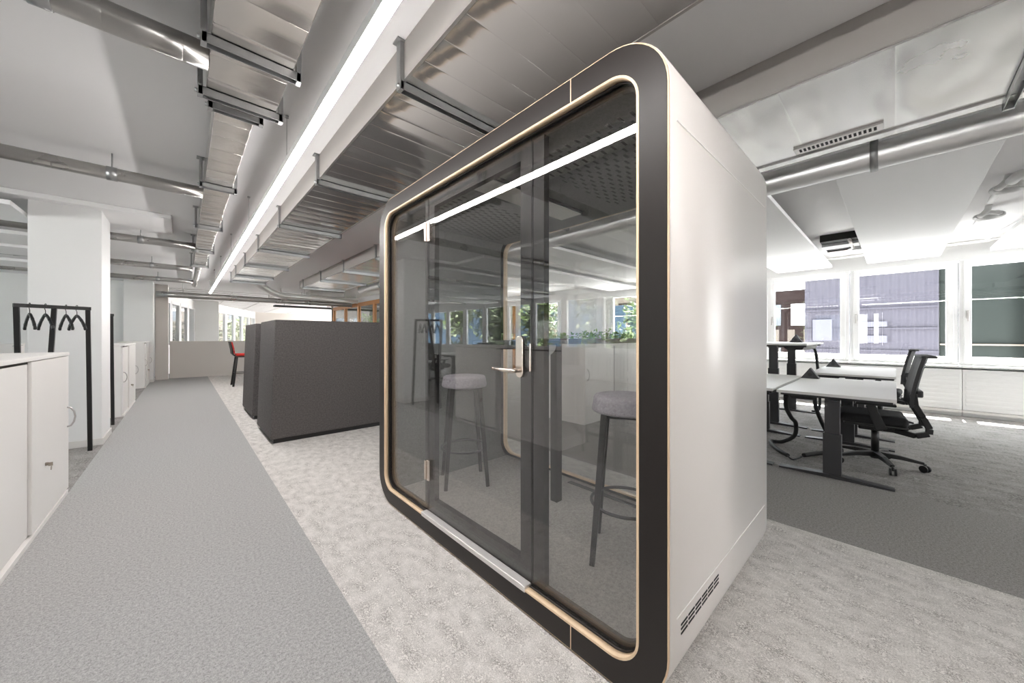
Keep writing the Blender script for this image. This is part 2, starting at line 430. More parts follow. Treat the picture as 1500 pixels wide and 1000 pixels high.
# left outer wall with its windows (seen mirrored in the glass booth)
wl = [(.4+1.3*k, .4+1.3*(k+1)) for k in range(12)]
solidL = [(Y0, .4), (16.0, 18.0)]
window_wall('left', XL, -1, wl, solidL, Y0, 18.0)
for a, b in wl:
    window(n, XL, -1, a, b); n += 1
t = MB(); t.box(XL+.002, XL+.2, 3, 16, .75, .775); struct(t, 'trim_2', 'rad')
for i, a in enumerate([3.2, 5.8, 8.4, 11.0]):
    rd = thing('radiator', ['nearest white ribbed radiator under the left windows, mirrored in the booth glass', 'second white ribbed radiator under the left windows, mirrored in the booth glass', 'third white ribbed radiator under the left windows, mirrored in the booth glass', 'farthest white ribbed radiator under the left windows, mirrored in the booth glass'][i], 'radiator', (XL+.12, a+1.1, 0), 0, 'radiators under the left windows')
    c = MB()
    for k in range(22): c.box(-.04, .04, -1.08+k*.1, -1.08+k*.1+.08, .12, .66)
    c.box(-.03, .03, -1.08, 1.1, .62, .655); c.box(-.03, .03, -1.08, 1.1, .13, .165)
    c.box(-.02, .02, -.9, -.87, 0, .13); c.box(-.02, .02, .87, .9, 0, .13)
    c.build('ribs', 'rad', rd, bevel=.006)

# back wall of the left room, and the far angled facade beyond the low partition
struct(MB().box(XL, -1.1, 17.8, 18.05, 0, CZ), 'wall_back', 'wall')
def angled_wall(name, p, q, n0, k, t0=.1, gap=.02):
    """window wall along p->q in plan with k windows"""
    p = Vector(p+(0,)); q = Vector(q+(0,)); L = (q-p).length; a = math.atan2(q.y-p.y, q.x-p.x)
    w = MB(); w.box(0, L, -.0, .2, 0, .85); w.box(0, L, 0, .2, 2.42, CZ)
    pw = (L-2*t0)/k
    w.box(0, t0, 0, .2, .85, 2.42); w.box(L-t0, L, 0, .2, .85, 2.42)
    o = struct(w, name, 'wall'); o.location = p; o.rotation_euler = (0, 0, a)
    for i in range(k):
        e = thing_struct('window_%d' % (n0+i)); e.location = p; e.rotation_euler = (0, 0, a)
        x0 = t0+i*pw+gap; x1 = t0+(i+1)*pw-gap
        f = MB()
        for (u0, u1, z0, z1) in ((x0, x0+.1, .85, 2.42), (x1-.1, x1, .85, 2.42), (x0+.1, x1-.1, .85, .95), (x0+.1, x1-.1, 2.32, 2.42)):
            f.box(u0, u1, -.03, .07, z0, z1)
        f.build('window_frame', 'trimw', e, bevel=.006)
        MB().box(x0+.1, x1-.1, .01, .03, .95, 2.32).build('pane', 'wglass', e)
struct(MB().box(XL, 3.6, Y0-.2, Y0, 0, CZ), 'wall_front', 'wall')
angled_wall('wall_front_right', (3.6, Y0-.2), (XR, Y0-.2), 60, 4, .6)  # unseen windows behind the camera, their span chosen to brighten the desk side
angled_wall('wall_far_left', (-.55, 15.3), (.36, 19.6), 40, 4); 
angled_wall('wall_far_right', (1.05, 20.8), (3.2, 26.2), 50, 5)
struct(MB().box(.3, 1.12, 19.5, 20.9, 0, CZ), 'column_far', 'wall', bevel=.01)
struct(MB().box(3.2, XR, 26.2, 26.5, 0, CZ), 'wall_far', 'wall_warm')
fg = MB()
for k in range(18): fg.box(-1.2, XR-.01, 14.9+k*.62, 14.93+k*.62, CZ-.012, CZ-.0005)
for k in range(9): fg.box(-1.2+k*1.2, -1.17+k*1.2, 14.9, 26, CZ-.012, CZ-.0005)
struct(fg, 'trim_4', 'alu')
struct(MB().box(4.25, XR, 14.82, 14.95, 0, CZ), 'wall_meeting_room', 'olive')
# low partition across the end of the corridor
pw = MB(); pw.box(-.28, 3.6, 14.15, 14.3, .02, 1.09)
struct(pw, 'wall_partition', 'wall_warm', bevel=.008)
struct(MB().box(-.57, -.31, 14.12, 14.6, 0, CZ), 'wall_pier', 'wall_warm', bevel=.004)
# columns
def column(name, x0, x1, y0, y1, bn):
    struct(MB().box(x0, x1, y0, y1, 0, CZ), name, 'wall', bevel=.006)
    b = MB(); e = .012
    b.box(x0-e, x1+e, y0-e, y0, 0, .075); b.box(x0-e, x1+e, y1, y1+e, 0, .075); b.box(x0-e, x0, y0, y1, 0, .075); b.box(x1, x1+e, y0, y1, 0, .075)
    struct(b, bn, 'base', bevel=.004)
column('column_near', -1.18, -.672, 6.1, 6.72, 'baseboard_near_column')
column('column_middle', -1.13, -.585, 13.55, 14.1, 'baseboard_middle_column')
struct(MB().box(XL, -.1, 5.98, 6.85, 2.645, CZ), 'trim_3', 'ceiling', bevel=.01)   # downstand beam on the column line
struct(MB().box(-4.4, -1.13, 13.9, 14.1, 0, CZ), 'wall_cross', 'wall')

# ------------------------------------------------------------------ meeting booth
PX, PY, PZ = 1.104, 1.578, .004
HW, H, D = 1.105, 2.22, 1.224
pod = thing('meeting_booth', 'large white glass-fronted office meeting booth with black rounded frame', 'office booth', (PX, PY, PZ))
def q(off, r, n=12): return rr(-HW+off, HW-off, off, H-off, r, n)
MB().ring(q(0, .21), q(.03, .18), .006, D-.006).build('shell', 'pod', pod)
MB().ring(q(.003, .207), q(.012, .198), -.001, .008).build('edge_band', 'ply', pod)
MB().ring(q(.0075, .2025), q(.1, .11), -.004, .02).build('front_frame', 'frame', pod, bevel=.0015)
MB().ring(q(.1, .11), q(.108, .102), -.006, .022).build('wood_trim', 'ply', pod)
MB().ring(q(.1, .11), q(.112, .098), .0225, .034).build('front_seal', 'gasket', pod)
# pale inlay joints across the frame
for y in (.8525-PY,):
    for z0, z1 in ((.009, .099), (H-.099, H-.009)):
        MB().box(-.0055, -.003, y-.0018, y+.0018, z0, z1).build('inlay_joint', 'ply', pod)
# side panel joints and ventilation slots on both sides
for sg in (-1, 1):
    for z in (.317, 1.906):
        y = sg*HW
        MB().box(.05, D-.05, y-.0015, y+.0015, z-.002, z+.002).build('panel_joint', 'podline', pod)  # pale strip paints the highlight along the panel groove
sl = MB()
for k in range(6):
    for z in (.25, .265, .279):
        x = 1.187-PX+k*.0615
        sl.box(x, x+.053, -HW-.0012, -HW+.004, z-.0032, z+.0032)
sl.build('vent_slots', 'dark', pod)
# lining
FZ = .085
MB().ring(q(.031, .179), q(.075, .135), .06, D-.06).build('felt_lining', 'felt_in', pod)
MB().box(.05, D-.05, -HW+.12, HW-.12, .07, FZ).build('booth_carpet', 'booth_carpet', pod)
so = MB().box(.06, D-.06, -HW+.14, HW-.14, 2.095, 2.115); nf = len(so.f)
for y0 in (-.93, .27):
    for i in range(15):
        for j in range(12):
            x = .2+i*.056; y = y0+j*.054+(.027 if i % 2 else 0)
            so.box(x-.02, x+.02, y-.006, y+.006, 2.0935, 2.0949)
so = so.build('ceiling_board', 'felt_in', pod); so.data.materials.append(M['dark'])     # perforated acoustic board
for p in so.data.polygons:
    if p.index >= nf: p.material_index = 1
lf = MB().box(.1, .95, -.1, .1, 2.075, 2.094).build('booth_lamp', 'blackp', pod, bevel=.003)
MB().box(.115, .935, -.088, .088, 2.071, 2.0745).build('lamp_diffuser', 'lamp', lf)
# glazing: outer and inner sheet in the fixed side panes
yl = 2.01-PY; yr = 1.11-PY
G0, G1 = .109, H-.109
def fixed(name, a, b, left):
    ra, rb = (.1, 0) if left else (0, .1)
    if left: poly = rr(a, b, G0, G1, .1, 10, 1e-9)
    else: poly = rr(a, b, G0, G1, 1e-9, 10, .1)
    MB().prism(poly, .035, .044).build(name, 'pglass', pod)
fixed('side_pane', yl+.012, HW-.109, True)
fixed('side_pane', -HW+.109, yr-.012, False)
MB().ring(q(.108, .102), q(.124, .086), .046, .076).build('pane_spacer', 'gasket', pod)
# jamb posts next to the door
MB().box(.0445, .0775, yl+.012, yl+.052, G0, G1).build('jamb', 'darkalu', pod)
MB().box(.0445, .0775, yr-.075, yr-.012, G0, G1).build('jamb', 'darkalu', pod)
# door leaf: dark frame between two sheets, steel furniture
dz0, dz1 = .121, H-.115
def rect(a, b, c, d): return [(b, c), (b, d), (a, d), (a, c)]
fo = rect(yr-.006, yl+.006, dz0, dz1)
door = MB().ring(fo, rect(yr+.07, yl-.062, dz0+.075, dz1-.075), .0445, .0775, smooth=False).build('door', 'darkalu', pod)
MB().box(.035, .044, yr-.006, yl+.006, dz0, dz1).build('door_glass', 'pglass', door)
for z in (1.816, .317):
    hg = MB(); hg.box(.012, .035, yl-.004, yl+.012, z, z+.12); hg.box(.02, .0345, yl-.032, yl-.004, z-.004, z+.124)
    hg.build('hinge', 'steel', door, bevel=.003)
hy = 1.172-PY
MB().prism(rr(hy-.023, hy+.023, 1.028, 1.22, .022, 8), .026, .0349).build('handle_plate', 'steel', door, bevel=.002)
lv = MB(); lv.tube([(.028, hy, 1.062), (-.012, hy, 1.062), (-.022, hy+.012, 1.062), (-.024, hy+.04, 1.063), (-.022, hy+.13, 1.066)], [.011, .011, .0105, .01, .0085], 12)
lv.build('lever', 'steel', door)
MB().box(.026, .0348, yr-.011, yr-.001, 1.06, 1.185).build('strike_plate', 'steel', door, bevel=.002)
MB().box(-.008, .034, yr-.008, yl+.012, .0945, .1205).build('threshold', 'silver', pod, bevel=.003)
# rear glazing with slim rounded ply surround
MB().ring(q(.0305, .1795), q(.106, .114), D-.05, D-.006).build('rear_frame', 'frame', pod, bevel=.002)
MB().ring(q(.106, .114), q(.1095, .1105), D-.054, D-.004).build('rear_wood_trim', 'ply', pod)
yb = 2.036-PY
for a, b, r0, r1 in ((-HW+.112, -.3, .108, 1e-9), (-.294, yb-.003, 1e-9, 1e-9), (yb+.003, HW-.112, 1e-9, .108)):
    MB().prism(rr(a, b, .112, H-.112, r1, 8, r0), D-.036, D-.024).build('rear_pane', 'pglass', pod)
MB().box(D-.038, D-.022, yb-.003, yb+.003, .112, H-.112).build('pane_joint', 'trimw', pod)
# socket strip lying along the rear floor edge belongs to the booth
MB().box(D-.14, D-.1, -.62, .15, FZ, FZ+.004).build('floor_grille', 'charcoal', pod)

# table inside the booth
tb = thing('booth_table', 'dark narrow high table on one square post inside the glass booth', 'table', (1.62, 1.65, PZ+FZ))
MB().prism([(x*.33, y*.2) for x, y in [(math.copysign(abs(math.cos(a))**.6, math.cos(a)), math.copysign(abs(math.sin(a))**.6, math.sin(a))) for a in [2*math.pi*i/40 for i in range(40)]]], 1.086, 1.108, 'Z').build('tabletop', 'charcoal', tb, bevel=.004)
MB().box(.245, .302, -.085, -.028, 0, 1.086).build('leg', 'black', tb, bevel=.003)
MB().box(-.2, .29, -.075, -.038, 1.056, 1.085).build('rail', 'black', tb)
pr = []
for i in range(13):
    a = math.pi+math.pi*i/12; pr.append((.09*math.cos(a), 1.079+.07*math.sin(a)))
MB().prism(pr, -.03, .16, 'Y').build('cable_bowl', 'lamp', tb, loc=(.1, -.1, 0), bevel=.004)

# stools inside
def stool(label, c, ang):
    t = thing('bar_stool', label, 'stool', (c[0], c[1], PZ+FZ), ang, 'stools inside the glass booth')
    SH = .745
    MB().lathe([(.12, SH-.004), (.166, SH-.003), (.174, SH+.004), (.175, SH+.012), (.167, SH+.06), (.164, SH+.072), (.156, SH+.08), (.1, SH+.083), (.02, SH+.084)], n=40).build('seat', 'felt_stool', t)
    MB().box(-.115, .115, -.115, .115, SH-.022, SH-.004).build('seat_plate', 'black', t)
    for sx in (-1, 1):
        for sy in (-1, 1):
            MB().bar((sx*.157, sy*.157, 0), (sx*.102, sy*.102, SH-.006), .026, .026, .034, .034).build('leg', 'black', t, bevel=.003)
    MB().tube([(.178*math.cos(2*math.pi*i/48), .178*math.sin(2*math.pi*i/48), .27) for i in range(48)], .008, 10, closed=True).build('foot_ring', 'charcoal', t)
    return t
s1 = stool('grey felt bar stool seen through the booth door, left of the handle', (1.626, 2.306), R(-28))
s2 = dup(s1, (1.6975, .9545, PZ+FZ), R(28), 'grey felt bar stool by the right edge of the booth front')

# ------------------------------------------------------------------ felt sofa dens
def den(label, x, y0, y1):
    t = thing('felt_den', label, 'office seating', (x, (y0+y1)/2, 0), 0, 'felt dens along the corridor')
    h = (y1-y0)/2; top = 1.415; W = 1.9; lean = .045; th = .09
    # tall felt back with battered long side and two returns
    b = MB()
    b.add([(0, -h, .05), (W, -h, .05), (W, h, .05), (0, h, .05), (lean, -h, top), (W, -h, top), (W, h, top), (lean, h, top),
           (th, -h+th, .05), (W, -h+th, .05), (W, h-th, .05), (th, h-th, .05), (lean+th, -h+th, top), (W, -h+th, top), (W, h-th, top), (lean+th, h-th, top)],
          [(0, 1, 5, 4), (3, 7, 6, 2), (0, 4, 7, 3), (8, 12, 13, 9), (11, 10, 14, 15), (8, 11, 15, 12), (4, 5, 13, 12), (4, 12, 15, 7), (7, 15, 14, 6), (1, 9, 13, 5), (2, 6, 14, 10), (0, 8, 9, 1), (0, 3, 11, 8), (3, 2, 10, 11)])
    b.build('felt_screen', 'felt_dk', t, bevel=.008)
    MB().box(.03, W-.02, -h+.02, h-.02, 0, .05).build('plinth', 'black', t)
    MB().box(th+.02, W-.1, -h+th+.005, h-th-.005, .05, .4).build('bench', 'felt_dk', t, bevel=.01)
    MB().box(th+.03, W-.1, -h+th+.01, h-th-.01, .4, .5).build('cushion', 'red', t, bevel=.03, seg=3)
    return t
den('near dark grey felt high-backed den beside the glass booth', .726, 4.80, 5.80)
den('far dark grey felt high-backed den, narrow sliver between near den and red chair', .742, 6.42, 7.55)

# ------------------------------------------------------------------ red bar chair
bc = thing('bar_chair', 'red and black high bar chair beyond the felt dens', 'bar chair', (1.16, 11.2, 0), R(0))
# faces +X
sd = MB(); sd.box(-.2, .24, -.22, .22, .745, .8); sd.build('seat', 'red', bc, bevel=.025, seg=3)
MB().box(-.2, .23, -.21, .21, .71, .746).build('seat_shell', 'blackp', bc, bevel=.012)
pts = [(-.2, .74), (-.25, .8), (-.26, .9), (-.3, 1.1)]
bk = MB(); pf = MB()
for (xa, za), (xb, zb), wa, wb in zip(pts[:-1], pts[1:], (.19, .21, .22), (.21, .22, .2)):
    bk.add([(xa-.03, -wa, za), (xa-.03, wa, za), (xb-.03, wb, zb), (xb-.03, -wb, zb), (xa, -wa, za), (xa, wa, za), (xb, wb, zb), (xb, -wb, zb)], [(0, 1, 2, 3), (7, 6, 5, 4), (0, 4, 5, 1), (1, 5, 6, 2), (2, 6, 7, 3), (3, 7, 4, 0)])
    if za > .78: pf.add([(xa+.001, -wa+.01, za), (xa+.001, wa-.01, za), (xb+.001, wb-.01, zb-.01), (xb+.001, -wb+.01, zb-.01), (xa+.03, -wa+.02, za), (xa+.03, wa-.02, za), (xb+.03, wb-.02, zb-.01), (xb+.03, -wb+.02, zb-.01)], [(0, 1, 2, 3), (7, 6, 5, 4), (0, 4, 5, 1), (1, 5, 6, 2), (2, 6, 7, 3), (3, 7, 4, 0)])
bk.build('backrest', 'blackp', bc); pf.build('back_pad', 'red', bc)
for sx in (-1, 1):
    for sy in (-1, 1):
        MB().tube([(sx*.2+.02, sy*.17, .715), (sx*.28+.02, sy*.24, 0)], .022, 10).build('leg', 'black', bc)
MB().tube([(-.235+.02, -.2, .32), (.255+.02, -.2, .32), (.255+.02, .2, .32), (-.235+.02, .2, .32)], .009, 8, closed=True).build('footrest', 'black', bc)

# ------------------------------------------------------------------ storage cabinets
def cabinet(label, name, x0, x1, y0, y1, split, h=1.1, key=True, face=1, group='white storage cabinets left of the corridor'):
    """face on the +X side; two doors meeting at Y = split; handle at the far end of the far door"""
    t = thing('storage_cabinet', label, 'cabinet', (x1, y0, 0), 0, group)
    d = x1-x0; L = y1-y0; s = split-y0
    MB().box(-d, -.033, 0, L, .0, h-.026).build('body', 'cab', t, bevel=.002)
    MB().box(-.0325, -.0318, s-.012, s+.012, .03, h-.028).build('gap', 'cab_in', t)
    MB().box(-d-.004, .004, -.004, L+.004, h-.025, h).build('top', 'cab', t, bevel=.002)
    MB().box(-.0178, -.016, .002, L-.002, h-.044, h-.0255).build('gap', 'cab_in', t)
    for a, b, far in ((.002, s-.008, False), (s+.008, L-.002, True)):
        xo = 0 if far else -.014
        dr = MB().box(-.0175+xo, xo, a, b, .045, h-(.03 if far else .042)).build('door', 'cab', t, bevel=.0015)
        yh = b-.045 if far else a+.045
        z0 = .6
        MB().tube([(xo-.001, yh, z0-.075), (xo+.018, yh, z0-.07), (xo+.034, yh, z0-.04), (xo+.04, yh, z0), (xo+.034, yh, z0+.04), (xo+.018, yh, z0+.07), (xo-.001, yh, z0+.075)], .0055, 8).build('handle', 'alu', dr)
        if far and key:
            k = MB(); k.cyl((0, a+.28, .39), (.012, a+.28, .39), .011, 14); k.box(.012, .03, a+.278, a+.282, .375, .398); k.cyl((.022, a+.28, .36), (.025, a+.28, .36), .013, 12)
            k.build('lock', 'brass', dr)
    MB().box(-d+.01, .0, .01, L-.01, .001, .03).build('plinth', 'cab', t)
    return t
cabinet('large white sliding storage cabinet in the left foreground', 'a', -1.11, -.657, 2.42, 4.40, 3.475)
cabinet('white storage cabinet just behind the near column', 'b', -1.11, -.657, 8.0, 9.75, 8.68)
cabinet('farthest white storage cabinet, in front of the corridor pier', 'c', -1.11, -.65, 12.1, 13.5, 12.5)
cb = cabinet('white cabinet deep in the left room, at the left edge of the picture', 'd', -3.3, -2.05, 10.0, 10.45, 10.2)
# sideboard with planter on the window side
sb = thing('planter_sideboard', 'white sideboard seen through the booth glass, carrying a brown planter', 'sideboard', (4.054, 2.896, 0))
MB().box(0, 1.62, .018, .85, .0, 1.092).build('body', 'cab', sb, bevel=.002)
MB().box(-.004, 1.624, -.004, .854, 1.093, 1.117).build('top', 'cab', sb, bevel=.002)
for a, b in ((.002, .742), (.754, 1.618)):
    dr = MB().box(a, b, 0, .0175, .05, 1.082).build('door', 'cab', sb, bevel=.0015)
    xh = a+.045 if a < .1 else b-.045
    MB().tube([(xh, .001, .615), (xh, -.018, .62), (xh, -.034, .65), (xh, -.04, .69), (xh, -.034, .73), (xh, -.018, .76), (xh, .001, .765)], .0055, 8).build('handle', 'alu', dr)
MB().box(.744, .752, .0, .017, .05, 1.082).build('gap', 'cab_in', sb)
pl = thing('planter_box', 'long brown planter box with bright green plants on the sideboard', 'planter', (4.054, 2.896, 1.1175))
MB().box(.0, 1.6, .06, .3, 0, .075).build('box', 'planter', pl, bevel=.004)
MB().box(.0, .22, .3, .84, 0, .075).build('box', 'planter', pl, bevel=.004)
def leaves(cs, n, size, seed):
    rnd = random.Random(seed); m = MB()
    for _ in range(n):
        c = rnd.choice(cs); p = Vector((c[0]+rnd.gauss(0, c[3]), c[1]+rnd.gauss(0, c[4]), c[2]+rnd.gauss(0, c[5])))
        a = Vector((rnd.gauss(0, 1), rnd.gauss(0, 1), rnd.gauss(0, .7))).normalized(); b = a.cross(Vector((rnd.random()-.5, rnd.random()-.5, rnd.random()+.1))).normalized()
        s = size*rnd.uniform(.6, 1.4); w = s*.45
        m.add([p-a*s*.5, p+b*w*.5, p+a*s*.5, p-b*w*.5], [(0, 1, 2, 3)])
    return m
leaves([(.2+.13*i, .18, .11, .06, .06, .035) for i in range(11)]+[(.1, .4+.12*i, .11, .05, .06, .03) for i in range(4)], 700, .06, 3).build('foliage', 'leaf_in', pl)['kind'] = 'stuff'

# ------------------------------------------------------------------ coat racks and hangers
def rack(label, loc):
    t = thing('coat_rack', label, 'coat rack', loc, 0, 'black coat racks by the near column')
    a = Vector((0, -.12, 1.514)); b = Vector((-.41, -.3, 1.514)); w = .034
    MB().bar(a+Vector((.017, .0075, 0)), b-Vector((.017, .0075, 0)), w, w).build('top_bar', 'black', t, bevel=.002)
    MB().bar(Vector((0, 0, 0)), a-Vector((0, 0, .015)), w, w, up=(0, 1, 0)).build('leg', 'black', t, bevel=.002)
    MB().bar(Vector((-.41, -.17, 0)), b-Vector((0, 0, .015)), w, w, up=(0, 1, 0)).build('leg', 'black', t, bevel=.002)
    mid = (a+b)/2
    MB().bar(mid+Vector((0, -.4, -1.514)), mid-Vector((0, 0, .015)), w, w, up=(0, 1, 0)).build('leg', 'black', t, bevel=.002)
    return t
rk = rack('black metal coat rack with four hangers in front of the near column', (-.73, 5.87, 0))
rack2 = dup(rk, (-.712, 7.36, 0), None, 'black coat rack mostly hidden behind the near column, one leg showing')
def hanger(label, f, i):
    a = Vector((0, -.12, 1.514)); b = Vector((-.41, -.3, 1.514)); p = a.lerp(b, f)+Vector((-.73, 5.87, 0))
    t = thing('coat_hanger', label, 'coat hanger', (p.x, p.y, p.z), R((23, 20, 22, 19)[i]), 'black hangers on the coat rack')
    hk = [(.0, 0, -.02), (0, .012, .004)]
    pts = [(0, .03*math.sin(R(an)), .005+.03*math.cos(R(an))-.007) for an in range(-100, 100, 20)]
    pts = [(0, -.0285, .0)] + [(0, .0285*-math.cos(R(an)), .0285*math.sin(R(an))) for an in range(20, 181, 20)] + [(0, .018, -.026), (0, 0, -.04), (0, 0, -.085)]
    MB().tube(pts, .0028, 8).build('hook', 'blackp', t)
    m = MB()
    for sgn in (-1, 1):
        P = [(0, 0, -.075), (0, sgn*.05, -.095), (0, sgn*.12, -.135), (0, sgn*.19, -.19), (0, sgn*.212, -.225)]
        for u, v, w0, w1 in zip(P[:-1], P[1:], (.022, .024, .027, .032), (.024, .027, .032, .028)):
            m.bar(u, v, .017, w0, .02, w1)
    m.build('shoulders', 'blackp', t, bevel=.006)
    return t
for i, (f, l) in enumerate(((.17, 'rightmost black coat hanger on the rack by the near column'), (.33, 'black coat hanger just right of the rack middle leg'), (.62, 'black coat hanger just left of the rack middle leg'), (.83, 'leftmost black coat hanger on the rack by the near column'))):
    hanger(l, f, i)

# ------------------------------------------------------------------ ducts
def strut_set(t, x0, x1, ys, zb, side_l=True, side_r=False, ext=.03):
    for y in ys:
        m = MB()
        m.box(x0-ext, x1+ext, y-.02, y-.016, zb-.042, zb-.001); m.box(x0-ext, x1+ext, y+.016, y+.02, zb-.042, zb-.001); m.box(x0-ext, x1+ext, y-.02, y+.02, zb-.005, zb-.001)
        if side_l:
            m.box(x0-ext-.004, x0-ext+.016, y-.02, y+.02, zb-.045, CZ-.001); m.box(x0-ext-.02, x0-ext+.03, y-.03, y+.03, CZ-.008, CZ-.001)
            m.cyl((x0-ext-.015, y, zb-.022), (x0-ext+.025, y, zb-.022), .01, 8)
        if side_r:
            m.box(x1+ext-.016, x1+ext+.004, y-.02, y+.02, zb-.045, CZ-.001)
        m.build('hanger_bracket', 'galv', t)
dl = thing('ventilation_duct', 'narrow stepped metal ceiling duct over the left of the corridor', 'duct', (0, 0, 0))
MB().box(.088, .39, Y0, 2.47, 2.5, 2.68).build('duct_section', 'duct_l', dl, bevel=.004)
MB().box(.132, .312, 2.47, 6.9, 2.5, 2.66).build('duct_section', 'duct_l', dl, bevel=.004)
MB().box(.139, .3, 6.9, 8.6, 2.5, 2.64).build('duct_section', 'duct_l', dl, bevel=.004)
MB().tube([(.22, 8.6, 2.56), (.22, 8.9, 2.56), (.22, 12.4, 2.56)], [.075, .05, .05], 16).build('end_pipe', 'spiral', dl)
strut_set(dl, .088, .39, (.45, 1.985, 2.42), 2.5, True, True)
strut_set(dl, .132, .312, (2.53, 3.9, 5.4, 6.95, 8.45), 2.5, True, True)
dm = thing('ventilation_duct', 'wide flat metal ceiling duct beside the light strip, passing over the booth', 'duct', (0, 0, 0))
MB().box(.815, 1.442, Y0, 10.45, 2.5, 2.69).build('duct_section', 'duct_m', dm, bevel=.003)
MB().box(.8125, .8145, Y0, 10.45, 2.503, CZ-.001).build('side_lining', 'duct_side', dm)
MB().box(.806, .82, Y0, 10.45, 2.497, 2.503).build('edge_flange', 'alu', dm)
MB().box(1.437, 1.451, Y0, 10.45, 2.497, 2.503).build('edge_flange', 'alu', dm)
strut_set(dm, .815, 1.442, (.2, 1.69, 3.2, 4.75, 6.3, 7.8, 9.3, 10.3), 2.5, True, True, .02)
dr_ = thing('ventilation_duct', 'broad silver foil-faced ceiling duct on the window side behind the booth', 'duct', (0, 0, 0))
MB().box(2.29, 3.28, Y0, 10.8, 2.5, 2.69).build('duct_section', 'duct_r', dr_, bevel=.004)
MB().box(2.284, 2.289, Y0, 10.8, 2.503, CZ-.001).build('side_lining', 'duct_side', dr_)
MB().box(2.28, 2.296, Y0, 10.8, 2.496, 2.503).build('edge_flange', 'alu', dr_)
MB().box(3.2, 3.275, Y0, 10.8, 2.488, 2.4995).build('lap_strip', 'duct_r', dr_, bevel=.003)
gv = MB().box(3.045, 3.135, .045, .47, 2.486, 2.4995).build('vent_grille', 'alu', dr_, bevel=.002)
g = MB()
for k in range(17): g.box(3.066, 3.114, .075+k*.0222, .088+k*.0222, 2.4845, 2.486)
g.build('grille_slots', 'dark', gv)
strut_set(dr_, 2.29, 3.28, (-2.0, -.42, 1.1, 2.6, 4.15, 5.68, 7.25, 8.8, 10.4), 2.5, True, True, .02)
# foil wrapped pipe beside the broad duct
fp = thing('ceiling_pipe', 'silver foil-wrapped round pipe along the window side of the broad duct', 'pipe', (0, 0, 0))
MB().tube([(3.6, -3+.5*i, 2.5) for i in range(27)], .092, 20).build('pipe', 'spiral_r', fp)
for y in (-1.6, .1, 1.8, 3.5, 5.2, 6.9, 8.6):
    m = MB(); 
    m.ring([(3.6+.104*math.cos(2*math.pi*k/24), 2.5+.104*math.sin(2*math.pi*k/24)) for k in range(24)], [(3.6+.093*math.cos(2*math.pi*k/24), 2.5+.093*math.sin(2*math.pi*k/24)) for k in range(24)], y-.02, y+.02, 'Y')
    m.box(3.585, 3.615, y-.015, y+.015, 2.604, CZ-.001); m.box(3.47, 3.73, y-.02, y+.02, 2.606, 2.63)
    m.build('pipe_clamp', 'galv', fp)
# spiral branch pipes into the left room
for i, (y, l) in enumerate(((2.2, 'nearest grey spiral branch pipe, top left of the picture'), (4.3, 'second grey spiral branch pipe, above the near column'), (6.95, 'third grey spiral branch pipe, just behind the near column'), (9.3, 'fourth grey spiral branch pipe along the left ceiling'), (11.4, 'farthest grey spiral branch pipe along the left ceiling'))):
    sp_ = thing('spiral_pipe', l, 'pipe', (0, y, 2.535), 0, 'spiral branch pipes over the left room')
    x1 = .087 if i == 0 else .131 if i < 3 else .138 if i == 3 else .17
    r = .058 if i == 0 else .05
    MB().tube([(x1-.25*k, 0, 0) for k in range(25)], r, 20).build('pipe', 'spiral', sp_)
    for x in ((-.4, -1.9, -3.9) if i == 0 else (-.42, -1.9, -3.9)):
        c = MB(); c.ring([((r+.004)*math.cos(2*math.pi*k/24), (r+.004)*math.sin(2*math.pi*k/24)) for k in range(24)], [((r+.0005)*math.cos(2*math.pi*k/24), (r+.0005)*math.sin(2*math.pi*k/24)) for k in range(24)], x-.03, x+.03, 'X')
        c.cyl((x, 0, r), (x, 0, CZ-2.535-(.056 if 5.9 < y < 6.9 else .001)), .005, 6); c.build('coupling', 'galv', sp_)
# cross pipes at the far end
cp = thing('spiral_pipe', 'long silver pipe crossing the corridor end above the low partition', 'pipe', (0, 12.75, 2.31))
MB().tube([(-.5+.5*k, 0, 0) for k in range(15)], .075, 18).build('pipe', 'spiral', cp)
for x in (.0, 2.2, 4.4): MB().cyl((x, 0, .07), (x, 0, CZ-2.311), .005, 6).build('hanger_rod', 'galv', cp)
ep = thing('spiral_pipe', 'silver elbow pipe leaving the far end of the wide duct', 'pipe', (0, 0, 0))
MB().tube([(1.3, 10.46, 2.58), (1.3, 10.7, 2.58), (1.42, 10.95, 2.53), (1.7, 11.3, 2.42), (1.95, 11.55, 2.37), (2.3, 11.68, 2.36), (4.1, 11.7, 2.36)], .085, 18).build('pipe', 'spiral_r', ep)
for x in (2.6, 3.7): MB().cyl((x, 11.7, 2.44), (x, 11.7, CZ-.001), .005, 6).build('hanger_rod', 'galv', ep)
